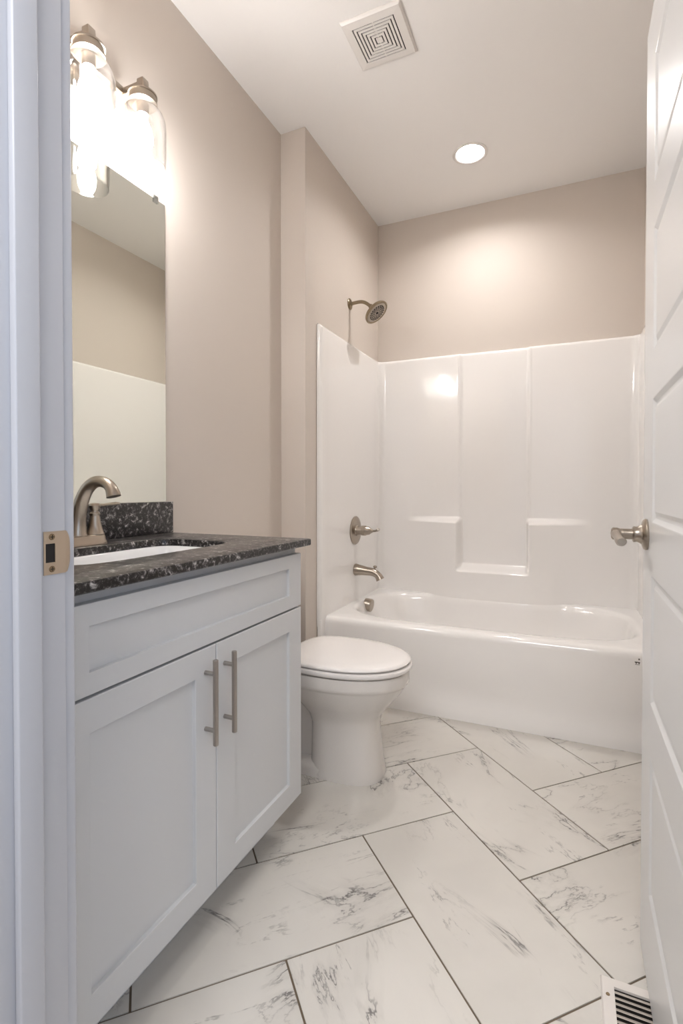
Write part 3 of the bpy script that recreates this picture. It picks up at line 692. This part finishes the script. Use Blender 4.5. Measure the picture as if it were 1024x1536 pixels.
# ------------------------------------------------------------------ floor register
rx0, rx1, ry0, ry1 = 0.064, 0.204, 0.925, 1.217
rg = thing('floor_register', 'white metal floor register under the open door', 'floor vent', ((rx0+rx1)/2, (ry0+ry1)/2, 0))
bm = bmesh.new()
ix0, ix1, iy0, iy1 = rx0+0.025, rx1-0.025, ry0+0.023, ry1-0.023
RQ = lambda a, b, c, d, z: [(a, c, z), (b, c, z), (b, d, z), (a, d, z)]
loft(bm, [RQ(rx0, rx1, ry0, ry1, 0.0004), RQ(rx0+0.003, rx1-0.003, ry0+0.003, ry1-0.003, 0.005), RQ(ix0, ix1, iy0, iy1, 0.006), RQ(ix0, ix1, iy0, iy1, 0.0008), RQ(rx0, rx1, ry0, ry1, 0.0004)]); obj('frame', bm, M['register'], rg)
bm = bmesh.new(); box(bm, ix0, ix1, iy0, iy1, 0.0003, 0.0008); obj('backing', bm, M['dark'], rg)
yy = iy1-0.010
while yy > iy0+0.004:
    bm = bmesh.new()
    loft(bm, [[(ix0, yy+0.004, 0.0012), (ix0, yy+0.0052, 0.0018), (ix0, yy-0.0032, 0.0058), (ix0, yy-0.0044, 0.0052)], [(ix1, yy+0.004, 0.0012), (ix1, yy+0.0052, 0.0018), (ix1, yy-0.0032, 0.0058), (ix1, yy-0.0044, 0.0052)]], True, True)
    obj('slat', bm, M['slat'], rg); yy -= 0.0128
for sx, sy in ((rx0+0.0125, ry1-0.045), (rx1-0.0125, ry0+0.045)):
    bm = bmesh.new(); lathe(bm, [(0, 0.004), (0.0015, 0.0032), (0.0018, 0.0)], (sx, sy, 0.0053), (0, 0, 1), 14); obj('screw', bm, M['screwdark'], rg, True)

# ------------------------------------------------------------------ open panel door
DX0, DX1, DYH, DYL, DZ0, DZ1 = 0.152, 0.187, 0.485, 1.338, 0.012, 2.052
dr = bpy.data.objects.new('door_1', None); COL.objects.link(dr); dr.location = (0.17, DYH, DZ0); dr['kind'] = 'structure'
bpy.context.view_layer.update()
def slab():
    bm = bmesh.new()
    pz = [(0.205, 0.495), (0.603, 0.868), (0.975, 1.230), (1.325, 1.575), (1.665, 1.925)]
    ya, yb = DYH+0.125, DYL-0.125
    for xf, sg in ((DX0, 1), (DX1, -1)):
        def quad(y0, y1, z0, z1, x):
            bm.faces.new([bm.verts.new(p) for p in ((x, y0, z0), (x, y1, z0), (x, y1, z1), (x, y0, z1))])
        quad(DYH, ya, DZ0, DZ1, xf); quad(yb, DYL, DZ0, DZ1, xf)
        zc = DZ0
        for z0, z1 in pz:
            quad(ya, yb, zc, z0, xf); zc = z1
            Lp = lambda e, d: [(xf+sg*d, ya+e, z0+e), (xf+sg*d, yb-e, z0+e), (xf+sg*d, yb-e, z1-e), (xf+sg*d, ya+e, z1-e)]
            loft(bm, [Lp(0, 0), Lp(0.002, 0.0004), Lp(0.010, 0.0055), Lp(0.013, 0.0060), Lp(0.016, 0.0058), Lp(0.024, 0.0022), Lp(0.030, 0.0018)], False, True)
        quad(ya, yb, zc, DZ1, xf)
    loft(bm, [[(DX0, DYH, DZ0), (DX0, DYL, DZ0), (DX0, DYL, DZ1), (DX0, DYH, DZ1)], [(DX1, DYH, DZ0), (DX1, DYL, DZ0), (DX1, DYL, DZ1), (DX1, DYH, DZ1)]])
    bmesh.ops.remove_doubles(bm, verts=bm.verts[:], dist=1e-5)
    return bm
obj('door_slab', slab(), M['doorpaint'], dr)
HY, HZ = 1.276, 0.946
bm = bmesh.new(); 
lathe(bm, [(0, 0.0), (0, 0.033), (0.004, 0.034), (0.008, 0.031), (0.011, 0.021), (0.020, 0.0165), (0.026, 0.0175), (0.028, 0.015)], (DX0, HY, HZ), (-1, 0, 0), 40)
lathe(bm, [(0.020, 0.0115), (0.052, 0.0115), (0.058, 0.0135), (0.066, 0.0135), (0.069, 0.010), (0.070, 0.0)], (DX0, HY, HZ), (-1, 0, 0), 28)
xx = DX0-0.060
sweep(bm, [(xx, HY+0.006, HZ), (xx, HY-0.012, HZ), (xx+0.001, HY-0.030, HZ-0.003), (xx+0.002, HY-0.060, HZ-0.008), (xx+0.003, HY-0.092, HZ-0.009), (xx+0.003, HY-0.104, HZ-0.008)], [(0.010, 0.010), (0.010, 0.010), (0.0085, 0.0095), (0.009, 0.009), (0.0105, 0.0095), (0.008, 0.007)], 20)
h = obj('door_handle', bm, M['nickel'], dr, True); h['label'] = 'satin nickel lever handle'
for hz in (0.25, 1.03, 1.85):
    bm = bmesh.new(); lathe(bm, [(-0.045, 0.0), (-0.045, 0.006), (0.045, 0.006), (0.045, 0.0)], (0.1925, YD1+0.024, hz), (0, 0, 1), 16); obj('hinge', bm, M['nickel'], dr, True)

# ------------------------------------------------------------------ strike plate on the left jamb
st = thing('strike_plate', 'satin nickel strike plate screwed to the white door jamb', 'strike plate', (XJ, 0.45, 0.963))
zc, ya, yb = 0.963, 0.4335, 0.4645
bm = bmesh.new()
HZ0, HZ1, HA, HB = 0.951, 0.975, 0.4360, 0.4490
def pl(y, z): return (XJ+0.0013, y, z)
outl = []
cells = [(ya, HA), (HA, HB), (HB, yb)]; zz = [(0.9355, HZ0), (HZ0, HZ1), (HZ1, 0.9905)]
for i, (c0, c1) in enumerate(cells):
    for j, (z0, z1) in enumerate(zz):
        if i == 1 and j == 1: continue
        box(bm, XJ+0.0001, XJ+0.0014, c0, c1, z0, z1)
bmesh.ops.remove_doubles(bm, verts=bm.verts[:], dist=1e-6)
lipo = []
for k in range(9):
    z = 0.9365+k*(0.9895-0.9365)/8; e = 0.009*(1-((k-4)/4)**4*0.55); lipo.append((z, e))
loft(bm, [[(XJ+0.0014, yb, z) for z, e in lipo], [(XJ+0.0010, yb+e*0.5, z) for z, e in lipo], [(XJ-0.0024, yb+e, z) for z, e in lipo]], closed=False)
loft(bm, [[(XJ+0.0002, yb, z) for z, e in lipo], [(XJ-0.0002, yb+e*0.5, z) for z, e in lipo], [(XJ-0.0034, yb+e, z) for z, e in lipo]], closed=False)
obj('plate', bm, M['nickel_light'], st)
bm = bmesh.new(); box(bm, XJ+0.00005, XJ+0.0004, HA, HB, HZ0, HZ1); obj('latch_hole', bm, M['dark'], st)
for z in (0.9425, 0.9835):
    bm = bmesh.new(); lathe(bm, [(0.0013, 0.0042), (0.0022, 0.0038), (0.0025, 0.0)], (XJ, 0.4445, z), (1, 0, 0), 20); s_ = obj('screw', bm, M['screwdark'], st, True)
    bm = bmesh.new(); box(bm, XJ+0.0023, XJ+0.0027, 0.4445-0.0026, 0.4445+0.0026, z-0.0005, z+0.0005); box(bm, XJ+0.0023, XJ+0.0027, 0.4445-0.0005, 0.4445+0.0005, z-0.0026, z+0.0026); obj('cross_slot', bm, M['dark'], s_)
